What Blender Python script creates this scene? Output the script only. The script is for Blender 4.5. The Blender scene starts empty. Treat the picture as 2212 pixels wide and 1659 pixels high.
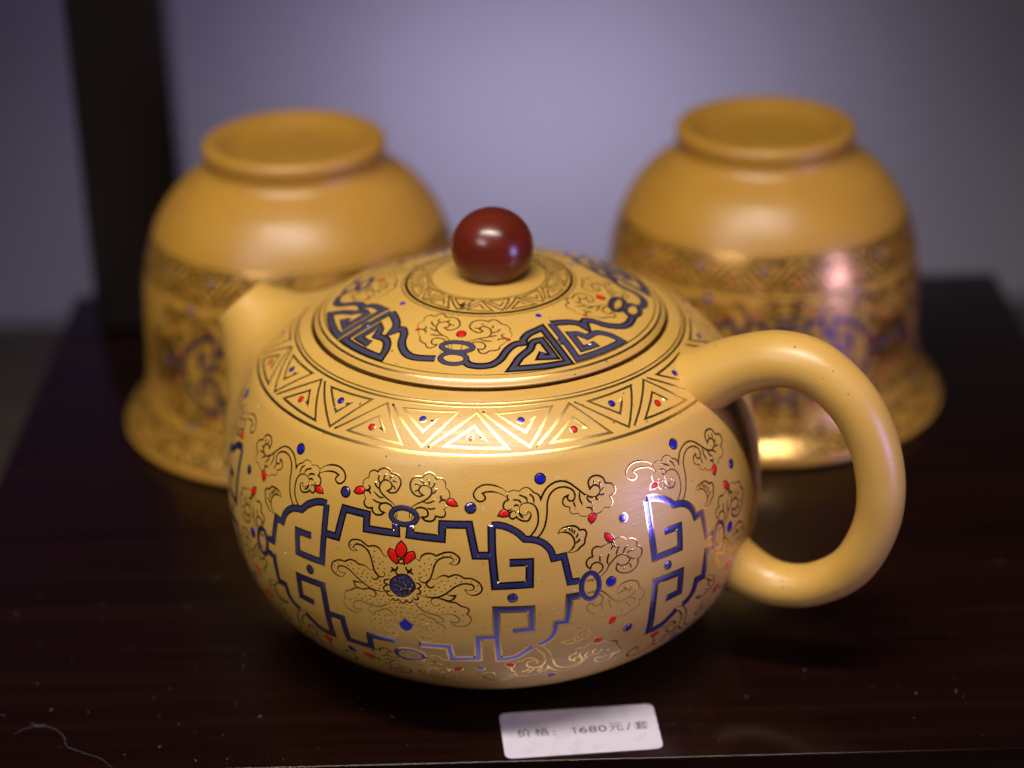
import bpy, math, random
import numpy as np
from mathutils import Vector, Matrix

# ------------------------------------------------------------------ camera, world, lamps, exposure
MM = 0.001
R = math.radians
scene = bpy.context.scene
COL = scene.collection

cam_d = bpy.data.cameras.new('camera')
cam = bpy.data.objects.new('camera', cam_d)
COL.objects.link(cam)
PITCH, ROLL, DIST = R(24.8), R(1.5), 471.0
fw = Vector((0, math.cos(PITCH), -math.sin(PITCH)))
up0 = Vector((0, math.sin(PITCH), math.cos(PITCH)))
rt0 = Vector((1, 0, 0))
rt = rt0 * math.cos(ROLL) - up0 * math.sin(ROLL)
up = rt0 * math.sin(ROLL) + up0 * math.cos(ROLL)
pos = (Vector((4.1, 0, 54.0)) - fw * DIST) * MM
mat = Matrix((rt, up, -fw)).transposed().to_4x4()
mat.translation = pos
cam.matrix_world = mat
cam_d.sensor_width = 36.0
cam_d.lens = 36.0 * 4970.0 / 2212.0
cam_d.clip_start = 0.01
cam_d.clip_end = 20.0
cam_d.dof.use_dof = True
cam_d.dof.focus_distance = 0.431
cam_d.dof.aperture_fstop = 7.2
cam_d.dof.aperture_blades = 0
scene.camera = cam

world = bpy.data.worlds.new('World')
scene.world = world
world.use_nodes = True
bg = world.node_tree.nodes['Background']
bg.inputs['Color'].default_value = (0.55, 0.50, 0.75, 1)
bg.inputs['Strength'].default_value = 0.008


def area_lamp(name, loc, aim, size, size_y, power, color, spread=180):
    d = bpy.data.lights.new(name, 'AREA')
    d.shape = 'RECTANGLE'
    d.size, d.size_y = size * MM, size_y * MM
    d.energy, d.color, d.spread = power, color, R(spread)
    o = bpy.data.objects.new(name, d)
    COL.objects.link(o)
    o.location = Vector(loc) * MM
    o.rotation_euler = (Vector(aim) - Vector(loc)).to_track_quat('-Z', 'Y').to_euler()
    return o


# strip of case lighting above and slightly in front of the pot
area_lamp('case_strip_lamp', (-35, -195, 520), (0, -10, 40), 480, 26, 0.55, (1.0, 0.90, 0.81), 60)
# softer strip lamp of the shop, front left above
area_lamp('shop_lamp', (-400, -560, 560), (0, 0, 40), 420, 70, 0.12, (1.0, 0.90, 0.92), 40)
# lilac LED sign to the right, at the height of the stand
area_lamp('lilac_led_lamp', (520, -300, 65), (20, 0, 50), 150, 240, 0.20, (0.42, 0.34, 1.0), 55)
# lamp behind the stand that washes the wall
area_lamp('wall_wash_lamp', (25, 285, 5), (25, 430, -40), 130, 50, 0.060, (0.80, 0.75, 1.0), 105)

scene.view_settings.view_transform = 'Standard'
scene.view_settings.look = 'None'
scene.view_settings.exposure = 0.0
scene.view_settings.gamma = 1.0
scene.view_settings.use_curve_mapping = False
scene.cycles.use_denoising = True
scene.cycles.max_bounces = 8
scene.cycles.sample_clamp_indirect = 6.0
random.seed(7)

# ------------------------------------------------------------------ helpers


def link(o, parent=None):
    COL.objects.link(o)
    if parent is not None:
        o.parent = parent
    return o


def thing(name, label, cat, loc=(0, 0, 0), group=None):
    o = bpy.data.objects.new(name, None)
    o.empty_display_size = 0.01
    o.location = Vector(loc) * MM
    link(o)
    tag(o, label, cat, group)
    return o


def tag(o, label=None, cat=None, group=None, kind=None):
    if label: o['label'] = label
    if cat: o['category'] = cat
    if group: o['group'] = group
    if kind: o['kind'] = kind
    return o


def mesh_obj(name, verts, faces, material, parent=None, smooth=True):
    me = bpy.data.meshes.new(name)
    me.from_pydata([tuple(v) for v in (np.asarray(verts, float) * MM)], [], faces)
    if smooth:
        me.polygons.foreach_set('use_smooth', [True] * len(me.polygons))
    me.materials.append(material)
    me.update()
    return link(bpy.data.objects.new(name, me), parent)


def catmull(P, n=12):
    P = np.asarray(P, float)
    if len(P) < 2:
        return P
    Q = np.vstack([2 * P[0] - P[1], P, 2 * P[-1] - P[-2]])
    t = np.linspace(0, 1, n, endpoint=False)[:, None]
    out = []
    for i in range(1, len(Q) - 2):
        a, b, c, d = Q[i - 1], Q[i], Q[i + 1], Q[i + 2]
        out.append(.5 * (2 * b + (c - a) * t + (2 * a - 5 * b + 4 * c - d) * t ** 2 + (3 * b - a - 3 * c + d) * t ** 3))
    return np.vstack(out + [P[-1:]])


def lathe(name, prof, material, parent=None, seg=192, centre=(0, 0)):
    prof = np.asarray(prof, float)
    ang = np.linspace(0, 2 * np.pi, seg, endpoint=False)
    verts, faces, rows = [], [], []
    for r, z in prof:
        if r < 1e-6:
            rows.append([len(verts)])
            verts.append((centre[0], centre[1], z))
        else:
            rows.append(list(range(len(verts), len(verts) + seg)))
            verts += [(centre[0] + r * c, centre[1] + r * s, z) for c, s in zip(np.cos(ang), np.sin(ang))]
    for a, b in zip(rows[:-1], rows[1:]):
        for k in range(seg):
            j = (k + 1) % seg
            if len(a) == 1: faces.append((a[0], b[j], b[k]))
            elif len(b) == 1: faces.append((a[k], a[j], b[0]))
            else: faces.append((a[k], a[j], b[j], b[k]))
    return mesh_obj(name, verts, faces, material, parent)


class Surface:
    """surface of revolution: (azimuth in degrees, arc length along the profile) -> point, normal"""

    def __init__(self, prof, centre=(0, 0)):
        self.p = np.asarray(prof, float)
        self.a = np.concatenate([[0], np.cumsum(np.hypot(*np.diff(self.p, axis=0).T))])
        self.c = centre
        g = np.gradient(self.p, self.a, axis=0)
        g /= np.linalg.norm(g, axis=1)[:, None]
        self.n = np.stack([g[:, 1], -g[:, 0]], 1)

    def radius(self, s):
        return np.interp(s, self.a, self.p[:, 0])

    def at(self, az, s):
        az = np.radians(np.asarray(az, float)); s = np.asarray(s, float)
        r, z = np.interp(s, self.a, self.p[:, 0]), np.interp(s, self.a, self.p[:, 1])
        nr, nz = np.interp(s, self.a, self.n[:, 0]), np.interp(s, self.a, self.n[:, 1])
        c, q = np.cos(az), np.sin(az)
        P = np.stack([self.c[0] + r * c, self.c[1] + r * q, z], -1)
        N = np.stack([nr * c, nr * q, nz], -1)
        return P, N / np.linalg.norm(N, axis=-1, keepdims=True)


def strokes(txt):
    """'az,s az,s! ...' one stroke per line, ! marks a corner"""
    out = []
    for line in txt.strip().split('\n'):
        st = []
        for tok in line.split():
            cusp = tok.endswith('!')
            a, s = tok.rstrip('!').split(',')
            st.append((float(a), float(s), cusp))
        out.append(st)
    return out


def dense(st, surf, step=0.3):
    """smooth a stroke between its corners; returns az, s, corner flags"""
    segs, cur = [], [st[0]]
    for p in st[1:]:
        cur.append(p)
        if p[2] and len(cur) > 1:
            segs.append(cur); cur = [p]
    if len(cur) > 1: segs.append(cur)
    A, S, F = [], [], []
    for k, sg in enumerate(segs):
        P = np.array([(a, s) for a, s, _ in sg], float)
        kmm = math.pi / 180 * max(float(surf.radius(P[:, 1].mean())), 1.0)
        L = np.hypot(np.diff(P[:, 0]) * kmm, np.diff(P[:, 1])).sum()
        if len(P) > 2: Q = catmull(P, 10)
        else: Q = np.linspace(P[0], P[1], 8)
        d = np.concatenate([[0], np.cumsum(np.hypot(np.diff(Q[:, 0]) * kmm, np.diff(Q[:, 1])))])
        n = max(2, int(L / step) + 1)
        t = np.linspace(0, d[-1], n)
        q = np.stack([np.interp(t, d, Q[:, 0]), np.interp(t, d, Q[:, 1])], 1)
        if k: q = q[1:]
        A += list(q[:, 0]); S += list(q[:, 1])
        F += [False] * (len(q) - 1) + [True]
    F[0] = True
    return np.array(A), np.array(S), F


XS = np.array([-.5, -.22, 0, .22, .5])


def ribbon(verts, faces, st, surf, width, h, low=-.002, step=0.3, taper=False):
    az, s, F = dense(st, surf, step)
    P, N = surf.at(az, s)
    n = len(P)
    if n < 2: return
    closed = np.linalg.norm(P[0] - P[-1]) < 0.05 and n > 6
    d = np.diff(P, axis=0); d /= np.maximum(np.linalg.norm(d, axis=1), 1e-9)[:, None]
    prev = np.vstack([d[-1:] if closed else d[:1], d])
    nxt = np.vstack([d, d[:1] if closed else d[-1:]])
    T = prev + nxt
    ln = np.linalg.norm(T, axis=1)
    bad = ln < 0.35
    T[bad] = prev[bad]; ln = np.linalg.norm(T, axis=1)
    T /= ln[:, None]
    cosh = np.clip((T * prev).sum(1), .45, 1)
    side = np.cross(N, T); side /= np.linalg.norm(side, axis=1)[:, None]
    w = width / cosh
    if taper and not closed:
        x = np.linspace(0, 1, n)
        w = w * np.clip(np.minimum(x, 1 - x) / .18, .45, 1)
    HS = np.array([low, h, h * 1.04, h, low])
    b = len(verts)
    m = len(XS)
    verts += list((P[:, None] + side[:, None] * (XS[None, :, None] * w[:, None, None]) + N[:, None] * HS[None, :, None]).reshape(-1, 3))
    for i in range(n - 1):
        for j in range(m - 1):
            q = b + i * m + j
            faces.append((q, q + m, q + m + 1, q + 1))
    if not closed:
        faces.append(tuple(b + k for k in range(m)))
        faces.append(tuple(b + (n - 1) * m + k for k in reversed(range(m))))


def line_obj(name, sts, surf, material, parent, width=.26, h=.06, step=.3, taper=True, low=-.002):
    v, f = [], []
    for st in sts:
        ribbon(v, f, st, surf, width * (1 + random.uniform(-.08, .08)), h * (1 + random.uniform(-.15, .15)), step=step, taper=taper, low=low)
    return mesh_obj(name, v, f, material, parent)


def fill_obj(name, st, surf, material, parent, h=.05):
    az, s, F = dense(st + [st[0]], surf, .35)
    az, s = az[:-1], s[:-1]
    n = len(az)
    ca, cs = az.mean(), s.mean()
    v = []
    for k, hh in ((.95, -.005), (.86, h), (.5, h * 1.3)):
        P, N = surf.at(ca + (az - ca) * k, cs + (s - cs) * k)
        v += list(P + N * hh)
    P, N = surf.at(ca, cs)
    v.append(P + N * h * 1.6)
    f = []
    for L in range(2):
        for i in range(n):
            j = (i + 1) % n
            f.append((L * n + i, L * n + j, (L + 1) * n + j, (L + 1) * n + i))
    for i in range(n):
        f.append((2 * n + i, 2 * n + (i + 1) % n, 3 * n))
    o = mesh_obj(name, v, f, material, parent)
    if o.data.polygons[0].normal.dot(Vector(surf.at(ca, cs)[1])) < 0:
        o.data.flip_normals()
    return o


def ring_stroke(az, s, ra, rs, rot, n=28):
    """closed ellipse on the surface, ra in degrees, rs in mm"""
    t = np.linspace(0, 2 * np.pi, n + 1)
    c, q = math.cos(rot), math.sin(rot)
    return [(az + ra * (math.cos(x) * c - math.sin(x) * q), s + rs * (math.cos(x) * q + math.sin(x) * c), False) for x in t]


def around(s, a0=0, a1=360, n=181):
    return [(a, s, False) for a in np.linspace(a0, a1, n)]


def mirror(sts, axis):
    return [[(2 * axis - a, s, c) for a, s, c in st] for st in sts]


def shift(sts, da, ds=0):
    return [[(a + da, s + ds, c) for a, s, c in st] for st in sts]


def flip(sts, surf, az0, mid):
    out = []
    for st in sts:
        q = []
        for a, s, c in st:
            s2 = 2 * mid - s
            k = float(surf.radius(s)) / max(float(surf.radius(s2)), 1)
            q.append((az0 + (a - az0) * k, s2, c))
        out.append(q)
    return out

# ------------------------------------------------------------------ materials


def new_mat(name):
    m = bpy.data.materials.new(name)
    m.use_nodes = True
    nt = m.node_tree
    return m, nt, nt.nodes['Principled BSDF']


def node(nt, kind, **kw):
    n = nt.nodes.new(kind)
    for k, v in kw.items():
        if k in n.inputs: n.inputs[k].default_value = v
        else: setattr(n, k, v)
    return n


def add_bump(nt, bsdf, scale, dist, strength=1.0, detail=4.0, stretch=None):
    tc = node(nt, 'ShaderNodeTexCoord')
    src = tc.outputs['Object']
    if stretch:
        mp = node(nt, 'ShaderNodeMapping'); mp.inputs['Scale'].default_value = stretch
        nt.links.new(src, mp.inputs['Vector']); src = mp.outputs['Vector']
    nz = node(nt, 'ShaderNodeTexNoise', Scale=scale, Detail=detail)
    nt.links.new(src, nz.inputs['Vector'])
    bp = node(nt, 'ShaderNodeBump', Strength=strength, Distance=dist)
    nt.links.new(nz.outputs['Fac'], bp.inputs['Height'])
    nt.links.new(bp.outputs['Normal'], bsdf.inputs['Normal'])
    return src, nz, bp


def ramp(nt, fac, stops):
    r = node(nt, 'ShaderNodeValToRGB')
    el = r.color_ramp.elements
    while len(el) < len(stops): el.new(0.5)
    for e, (p, c) in zip(el, stops):
        e.position = p; e.color = (*c, 1)
    nt.links.new(fac, r.inputs['Fac'])
    return r


def clay(name, base):
    m, nt, b = new_mat(name)
    src, nz, bp = add_bump(nt, b, 1400, 0.00004, .8, 6, (1, 1, 3))
    tcv = node(nt, 'ShaderNodeTexCoord').outputs['Object']
    # slow colour drift, fine grain and dark pits of the fired clay
    n1 = node(nt, 'ShaderNodeTexNoise', Scale=30.0, Detail=4.0); nt.links.new(src, n1.inputs['Vector'])
    r1 = ramp(nt, n1.outputs['Fac'], [(.3, [base[0] * .90, base[1] * .87, base[2] * .80]), (.7, [base[0] * 1.05, base[1] * 1.07, base[2] * 1.12])])
    n2 = node(nt, 'ShaderNodeTexNoise', Scale=1150.0, Detail=1.0, Roughness=.4); nt.links.new(tcv, n2.inputs['Vector'])
    r2 = ramp(nt, n2.outputs['Fac'], [(.205, (.30, .2, .1)), (.235, (1, 1, 1))])
    mx = node(nt, 'ShaderNodeMix', data_type='RGBA', blend_type='MULTIPLY')
    mx.inputs[0].default_value = 1.0
    nt.links.new(r1.outputs[0], mx.inputs[6]); nt.links.new(r2.outputs[0], mx.inputs[7])
    nt.links.new(mx.outputs[2], b.inputs['Base Color'])
    mp3 = node(nt, 'ShaderNodeMapping'); mp3.inputs['Scale'].default_value = (.5, .5, 9); nt.links.new(tcv, mp3.inputs['Vector'])
    n3 = node(nt, 'ShaderNodeTexNoise', Scale=260.0, Detail=5.0); nt.links.new(mp3.outputs['Vector'], n3.inputs['Vector'])
    mxb = node(nt, 'ShaderNodeMath', operation='MULTIPLY_ADD'); mxb.inputs[1].default_value = .35
    nt.links.new(n3.outputs['Fac'], mxb.inputs[0]); nt.links.new(nz.outputs['Fac'], mxb.inputs[2])
    nt.links.new(mxb.outputs[0], bp.inputs['Height'])
    r3 = ramp(nt, n3.outputs['Fac'], [(.3, (.31,) * 3), (.72, (.46,) * 3)])
    nt.links.new(r3.outputs[0], b.inputs['Roughness'])
    b.inputs['Specular IOR Level'].default_value = .62
    b.inputs['Subsurface Weight'].default_value = 0.0
    return m


def foil(name, col, rough, metallic, scale=2600, dist=.00005, strength=.6):
    m, nt, b = new_mat(name)
    b.inputs['Base Color'].default_value = (*col, 1)
    b.inputs['Metallic'].default_value = metallic
    b.inputs['Roughness'].default_value = rough
    add_bump(nt, b, scale, dist, strength, 3)
    return m


def enamel(name, col):
    m, nt, b = new_mat(name)
    b.inputs['Base Color'].default_value = (*col, 1)
    b.inputs['Roughness'].default_value = .28
    add_bump(nt, b, 900, .00003, .4, 2)
    return m


M_CLAY = clay('ochre_clay', (.57, .338, .070))
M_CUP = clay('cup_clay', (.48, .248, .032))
M_GOLD = foil('gold_foil', (.80, .52, .17), .17, 1.0, 2600, .000005, .6)
M_SATIN = foil('satin_gold_foil', (.84, .56, .20), .30, 1.0, 2600, .000008, .8)
M_DARKGOLD = foil('brown_gold_foil', (.34, .19, .07), .34, 1.0)
M_BLUEFOIL = foil('blue_foil', (.24, .25, .75), .18, .89, 1900, .000022, .9)
nt = M_BLUEFOIL.node_tree
n1 = node(nt, 'ShaderNodeTexNoise', Scale=70.0, Detail=3.0)
nt.links.new(node(nt, 'ShaderNodeTexCoord').outputs['Object'], n1.inputs['Vector'])
r1 = ramp(nt, n1.outputs['Fac'], [(.35, (.13, .17, .72)), (.65, (.32, .29, .74))])
nt.links.new(r1.outputs[0], nt.nodes['Principled BSDF'].inputs['Base Color'])
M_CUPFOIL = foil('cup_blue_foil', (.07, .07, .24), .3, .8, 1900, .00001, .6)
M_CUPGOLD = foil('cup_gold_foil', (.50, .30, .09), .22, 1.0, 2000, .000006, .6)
M_LIDFOIL = foil('glitter_blue_foil', (.17, .16, .29), .24, .70, 1500, .00003, 1.0)
M_BLUE = enamel('blue_enamel', (.008, .011, .32))
M_RED = enamel('red_enamel', (.66, .008, .006))

m, nt, b = new_mat('red_clay_knob')
src, nz, bp = add_bump(nt, b, 900, .00003, .5, 5, (1, 1, 4))
n1 = node(nt, 'ShaderNodeTexNoise', Scale=120.0, Detail=4.0); nt.links.new(src, n1.inputs['Vector'])
r1 = ramp(nt, n1.outputs['Fac'], [(.3, (.080, .010, .004)), (.7, (.120, .016, .007))])
nt.links.new(r1.outputs[0], b.inputs['Base Color'])
b.inputs['Roughness'].default_value = .25
M_KNOB = m

m, nt, b = new_mat('dark_lacquered_wood')
src, nz, bp = add_bump(nt, b, 220, .00003, .35, 6, (.25, 3, 1))
n1 = node(nt, 'ShaderNodeTexNoise', Scale=34.0, Detail=7.0, Roughness=.62)
mp = node(nt, 'ShaderNodeMapping'); mp.inputs['Scale'].default_value = (.45, 2.3, 2)
nt.links.new(src, mp.inputs['Vector']); nt.links.new(mp.outputs['Vector'], n1.inputs['Vector'])
r1 = ramp(nt, n1.outputs['Fac'], [(.30, (.004, .0013, .0009)), (.52, (.0082, .0023, .0013)), (.80, (.015, .0040, .0020))])
nt.links.new(r1.outputs[0], b.inputs['Base Color'])
n2 = node(nt, 'ShaderNodeTexNoise', Scale=26.0, Detail=4.0); nt.links.new(src, n2.inputs['Vector'])
r2 = ramp(nt, n2.outputs['Fac'], [(.3, (.13,) * 3), (.7, (.26,) * 3)])
nt.links.new(r2.outputs[0], b.inputs['Roughness'])
b.inputs['Specular IOR Level'].default_value = .32
M_WOOD = m

m, nt, b = new_mat('dark_post_wood')
src, nz, bp = add_bump(nt, b, 90, .0001, .4, 5, (3, 3, .3))
n1 = node(nt, 'ShaderNodeTexNoise', Scale=40.0, Detail=6.0)
mp = node(nt, 'ShaderNodeMapping'); mp.inputs['Scale'].default_value = (3, 3, .3)
nt.links.new(src, mp.inputs['Vector']); nt.links.new(mp.outputs['Vector'], n1.inputs['Vector'])
r1 = ramp(nt, n1.outputs['Fac'], [(.3, (.0045, .0019, .0012)), (.7, (.0095, .0042, .0026))])
nt.links.new(r1.outputs[0], b.inputs['Base Color']); b.inputs['Roughness'].default_value = .45
M_POST = m

m, nt, b = new_mat('painted_wall')
src, nz, bp = add_bump(nt, b, 60, .0004, .3, 5)
n1 = node(nt, 'ShaderNodeTexNoise', Scale=4.0, Detail=4.0); nt.links.new(src, n1.inputs['Vector'])
r1 = ramp(nt, n1.outputs['Fac'], [(.3, (.50, .47, .56)), (.7, (.56, .53, .62))])
nt.links.new(r1.outputs[0], b.inputs['Base Color']); b.inputs['Roughness'].default_value = .8
M_WALL = m

m, nt, b = new_mat('beige_board')
src, nz, bp = add_bump(nt, b, 60, .0002, .4, 5, (.2, 2, 1))
n1 = node(nt, 'ShaderNodeTexNoise', Scale=14.0, Detail=6.0)
mp = node(nt, 'ShaderNodeMapping'); mp.inputs['Scale'].default_value = (.3, 3, 1)
nt.links.new(src, mp.inputs['Vector']); nt.links.new(mp.outputs['Vector'], n1.inputs['Vector'])
r1 = ramp(nt, n1.outputs['Fac'], [(.3, (.46, .43, .44)), (.7, (.57, .54, .55))])
nt.links.new(r1.outputs[0], b.inputs['Base Color']); b.inputs['Roughness'].default_value = .55
M_BOARD = m
M_BOARD_DARK = m.copy(); M_BOARD_DARK.name = 'brown_board'
cr_ = [n for n in M_BOARD_DARK.node_tree.nodes if n.type == 'VALTORGB'][0].color_ramp.elements
cr_[0].color = (.07, .055, .04, 1); cr_[1].color = (.13, .10, .07, 1)

m, nt, b = new_mat('white_paper')
src, nz, bp = add_bump(nt, b, 1500, .00002, .5, 3)
n1 = node(nt, 'ShaderNodeTexNoise', Scale=300.0, Detail=3.0); nt.links.new(src, n1.inputs['Vector'])
r1 = ramp(nt, n1.outputs['Fac'], [(.25, (.52, .49, .56)), (.5, (.61, .58, .66))])
nt.links.new(r1.outputs[0], b.inputs['Base Color']); b.inputs['Roughness'].default_value = .45
M_PAPER = m
m, nt, b = new_mat('printed_ink')
b.inputs['Base Color'].default_value = (.035, .02, .022, 1); b.inputs['Roughness'].default_value = .6
M_INK = m
m, nt, b = new_mat('lint_fibre')
b.inputs['Base Color'].default_value = (.16, .15, .19, 1); b.inputs['Roughness'].default_value = .7
M_LINT = m
m, nt, b = new_mat('hole_clay')
b.inputs['Base Color'].default_value = (.60, .335, .075, 1); b.inputs['Roughness'].default_value = .7
M_INNER = m  # plain ochre clay colour, carried by the steam hole cutter

# ------------------------------------------------------------------ ornament strokes: azimuth (deg), arc length (mm) on the pot's own surface
LOTUS = '''-118.1,55.20 -118.9,54.89 -119.8,55.12 -120.2,55.87 -119.8,56.80 -118.7,57.26 -117.4,57.24 -116.5,56.79 -115.8,56.44! -114.7,56.78 -113.6,56.66 -112.8,55.98 -112.3,55.13! -111.5,55.23
-118.2,55.14! -119.0,55.39 -119.1,55.89 -118.4,56.40 -117.4,56.42 -116.2,55.89 -115.3,54.72 -114.8,53.31 -114.4,51.86 -113.8,51.04 -113.0,50.73 -112.4,50.92 -112.1,51.35 -112.2,51.79 -112.6,51.83
-108.7,58.58! -109.5,57.65 -109.8,56.59 -109.4,55.68 -108.7,55.19! -108.0,55.80 -107.5,56.81 -107.8,57.80 -108.7,58.58!
-111.1,56.83! -111.4,56.05 -111.2,55.28 -110.4,54.43 -109.5,53.88! -109.3,54.52 -109.6,55.66 -110.0,56.49 -111.1,56.83!
-106.1,56.86! -107.1,56.58 -107.7,55.83 -108.0,54.98 -107.9,54.03! -106.8,54.76 -105.9,55.53 -105.7,56.15 -106.1,56.86!
-108.6,55.13 -109.1,54.76 -109.1,54.31 -108.6,54.09 -108.1,54.45 -108.1,54.90 -108.6,55.13
-109.4,53.83 -109.4,53.22 -109.8,52.49 -109.5,51.84! -109.1,51.82 -108.7,52.04
-109.7,52.81 -110.2,52.72 -110.6,53.04 -110.5,53.41
-109.8,52.40 -110.5,52.52 -110.9,52.00
-107.7,53.98 -107.6,53.25 -107.2,52.69 -107.4,51.99
-107.5,53.10 -106.9,52.80 -106.5,53.23 -106.7,53.50
-107.3,52.53 -106.5,52.55 -106.1,52.07
-110.9,50.63 -111.7,50.50 -112.3,50.00 -112.1,49.50 -111.2,49.49
-111.2,49.33 -112.0,49.13 -112.5,48.58 -112.1,47.94 -111.1,48.26
-111.1,48.10 -111.7,47.85 -111.8,47.36 -111.0,47.01 -110.4,47.28
-110.4,46.96 -110.5,46.38 -109.8,46.25 -109.2,46.83
-109.1,46.85 -109.0,46.06 -108.3,45.92 -107.8,46.55 -107.8,47.04
-107.6,47.07 -107.6,46.42 -107.0,46.18 -106.5,46.73 -106.6,47.20
-106.4,47.55 -105.8,46.99 -105.2,47.38 -105.6,47.96
-105.7,48.26 -105.0,48.34 -104.7,48.84 -105.2,49.33
-105.8,50.57 -105.1,50.50 -104.7,50.01 -105.2,49.41 -105.8,49.42
-105.7,55.56! -104.8,55.13! -104.5,56.04 -103.5,56.72 -102.3,56.75 -101.4,56.41! -100.1,57.08 -98.6,57.30 -97.3,56.74 -96.8,55.89 -97.3,54.99 -98.2,54.81 -98.9,55.14
-98.9,55.14! -98.2,55.32 -98.0,55.84 -98.6,56.26 -99.8,56.27 -101.0,55.68 -101.8,54.58 -102.2,53.21 -102.7,51.81 -103.4,50.91 -104.3,50.82 -104.9,51.21 -105.0,51.74 -104.3,51.96
-102.7,51.66 -101.5,51.76! -100.6,52.43 -99.7,52.59 -99.1,52.33! -97.8,52.86 -96.8,52.70 -96.0,52.19! -94.6,52.15 -93.3,51.48 -92.6,50.41 -92.8,49.41 -94.0,48.71 -95.3,49.00 -96.0,49.91
-96.0,49.98! -95.2,49.70 -94.4,49.86 -94.1,50.40 -94.6,50.93 -96.2,51.05 -97.8,50.38 -99.3,49.15 -100.8,48.19 -102.6,47.81 -104.1,47.90 -105.3,48.22
-102.7,51.58 -103.4,51.06 -103.5,50.36 -102.9,49.88 -102.2,50.02 -101.9,50.58
-114.4,51.86 -115.5,51.87 -116.5,52.43 -118.0,52.42! -118.7,52.88 -119.9,52.91 -121.1,52.26! -122.6,52.19 -123.9,51.47 -124.4,50.46 -124.1,49.45 -123.0,48.88 -121.8,48.89 -120.9,49.89
-120.9,49.97! -122.1,49.67 -122.8,50.12 -122.6,50.87 -121.5,51.14 -120.1,50.79 -118.6,49.74 -116.9,48.70 -115.0,47.85 -113.0,47.68 -111.3,47.92
-114.2,51.81 -113.6,50.93 -113.8,50.19 -114.6,49.97 -115.1,50.50
-101.6,47.90 -100.2,47.60 -99.1,47.28! -98.2,47.81 -97.8,48.53! -98.8,48.48 -99.6,48.82
-117.1,48.67 -118.3,48.64 -119.1,48.59! -118.8,47.72 -118.0,47.35 -116.8,47.46
-121.4,44.35 -121.4,45.37 -120.9,46.00 -120.0,46.40! -118.9,47.15 -117.8,47.39 -117.0,47.30! -116.0,47.73 -115.0,47.69 -114.2,47.06 -114.4,46.29 -115.1,46.07 -115.7,46.42
-121.4,44.35! -121.9,43.36 -121.5,42.25 -120.3,41.70 -119.0,41.55 -118.1,41.88! -117.7,42.76! -118.9,42.37 -119.6,42.97 -119.3,43.88 -118.2,44.51 -116.9,44.41 -115.3,44.11 -113.6,44.21 -111.9,45.05 -111.1,45.95 -110.7,46.74
-115.4,43.98 -116.1,43.32 -116.3,42.65! -115.5,42.34 -114.8,42.04! -114.8,42.67 -113.9,43.12 -113.0,43.65 -112.0,43.93 -111.1,43.51 -111.0,42.83 -111.7,42.44 -112.3,42.76
-114.8,42.04! -115.7,41.67 -116.2,40.83 -115.8,39.87! -115.9,39.11 -115.3,38.61 -114.5,38.72! -113.7,37.95 -112.8,37.40 -111.7,37.46 -110.6,38.06 -110.2,39.07 -110.9,39.77 -111.7,39.70 -112.0,38.72! -112.9,38.88 -113.1,39.68 -112.4,40.45 -111.2,40.96 -109.7,41.41 -108.4,42.69
-106.2,46.62 -105.4,45.58 -104.2,44.55 -102.8,44.21 -101.6,43.89! -100.7,43.37 -100.3,42.62! -101.7,42.33
-101.6,43.98! -100.1,44.36 -98.6,44.37 -97.5,43.75 -97.2,42.91 -98.1,42.42 -98.9,42.72! -98.6,41.96 -97.6,41.63 -96.4,41.72 -95.4,42.28 -94.9,43.16 -95.1,44.01 -95.7,44.58! -95.2,45.51 -95.8,46.07 -96.9,46.35! -97.8,47.04 -99.1,47.13 -100.2,47.53 -101.4,47.83 -102.5,47.50 -102.7,46.77 -102.2,46.17 -101.5,46.07 -101.0,46.51
-108.3,42.62! -107.4,41.54 -106.0,41.03 -104.5,40.70 -103.5,39.92 -103.5,39.11 -104.1,38.76 -104.7,39.23 -104.8,39.85! -105.7,39.55 -106.1,38.66 -105.8,37.78 -104.6,37.37 -103.3,37.73 -102.5,38.39 -102.1,38.89! -101.2,38.80 -100.5,39.42 -100.8,40.11! -100.3,40.69 -100.4,41.57 -101.1,41.95 -101.8,42.15! -102.4,43.04 -103.6,43.35! -104.4,43.94 -105.4,43.74 -105.7,43.09 -105.3,42.53 -104.5,42.63 -104.3,42.92
-108.3,42.53! -109.2,41.67 -109.8,41.23! -109.5,39.94 -108.2,39.34 -107.1,40.17 -106.6,41.31! -107.4,41.63 -108.3,42.53!
-108.7,51.96 -110.1,51.14 -110.9,50.24 -111.0,48.90 -110.6,48.18 -109.3,47.30 -107.9,47.50 -106.8,48.28 -105.9,49.40 -106.0,50.39 -106.8,51.52 -107.8,52.01 -108.7,51.96
-110.6,49.75 -109.3,49.79 -108.4,49.30 -107.1,49.41 -106.3,50.21
-109.8,48.79 -109.9,47.36
-108.8,48.93 -108.7,47.07
-107.7,49.40 -107.7,47.54
-106.9,49.20 -106.6,48.14'''
LOTUS_RED = '''-108.7,58.58! -109.5,57.65 -109.8,56.59 -109.4,55.68 -108.7,55.19! -108.0,55.80 -107.5,56.81 -107.8,57.80
-111.1,56.83! -111.4,56.05 -111.2,55.28 -110.4,54.43 -109.5,53.88! -109.3,54.52 -109.6,55.66 -110.0,56.49
-106.1,56.86! -107.1,56.58 -107.7,55.83 -108.0,54.98 -107.9,54.03! -106.8,54.76 -105.9,55.53 -105.7,56.15'''
LOTUS_BLUE = '''-108.3,42.53! -109.2,41.67 -109.8,41.23! -109.5,39.94 -108.2,39.34 -107.1,40.17 -106.6,41.31! -107.4,41.63
-108.7,51.96 -110.1,51.14 -110.9,50.24 -111.0,48.90 -110.6,48.18 -109.3,47.30 -107.9,47.50 -106.8,48.28 -105.9,49.40 -106.0,50.39 -106.8,51.52 -107.8,52.01'''
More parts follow.
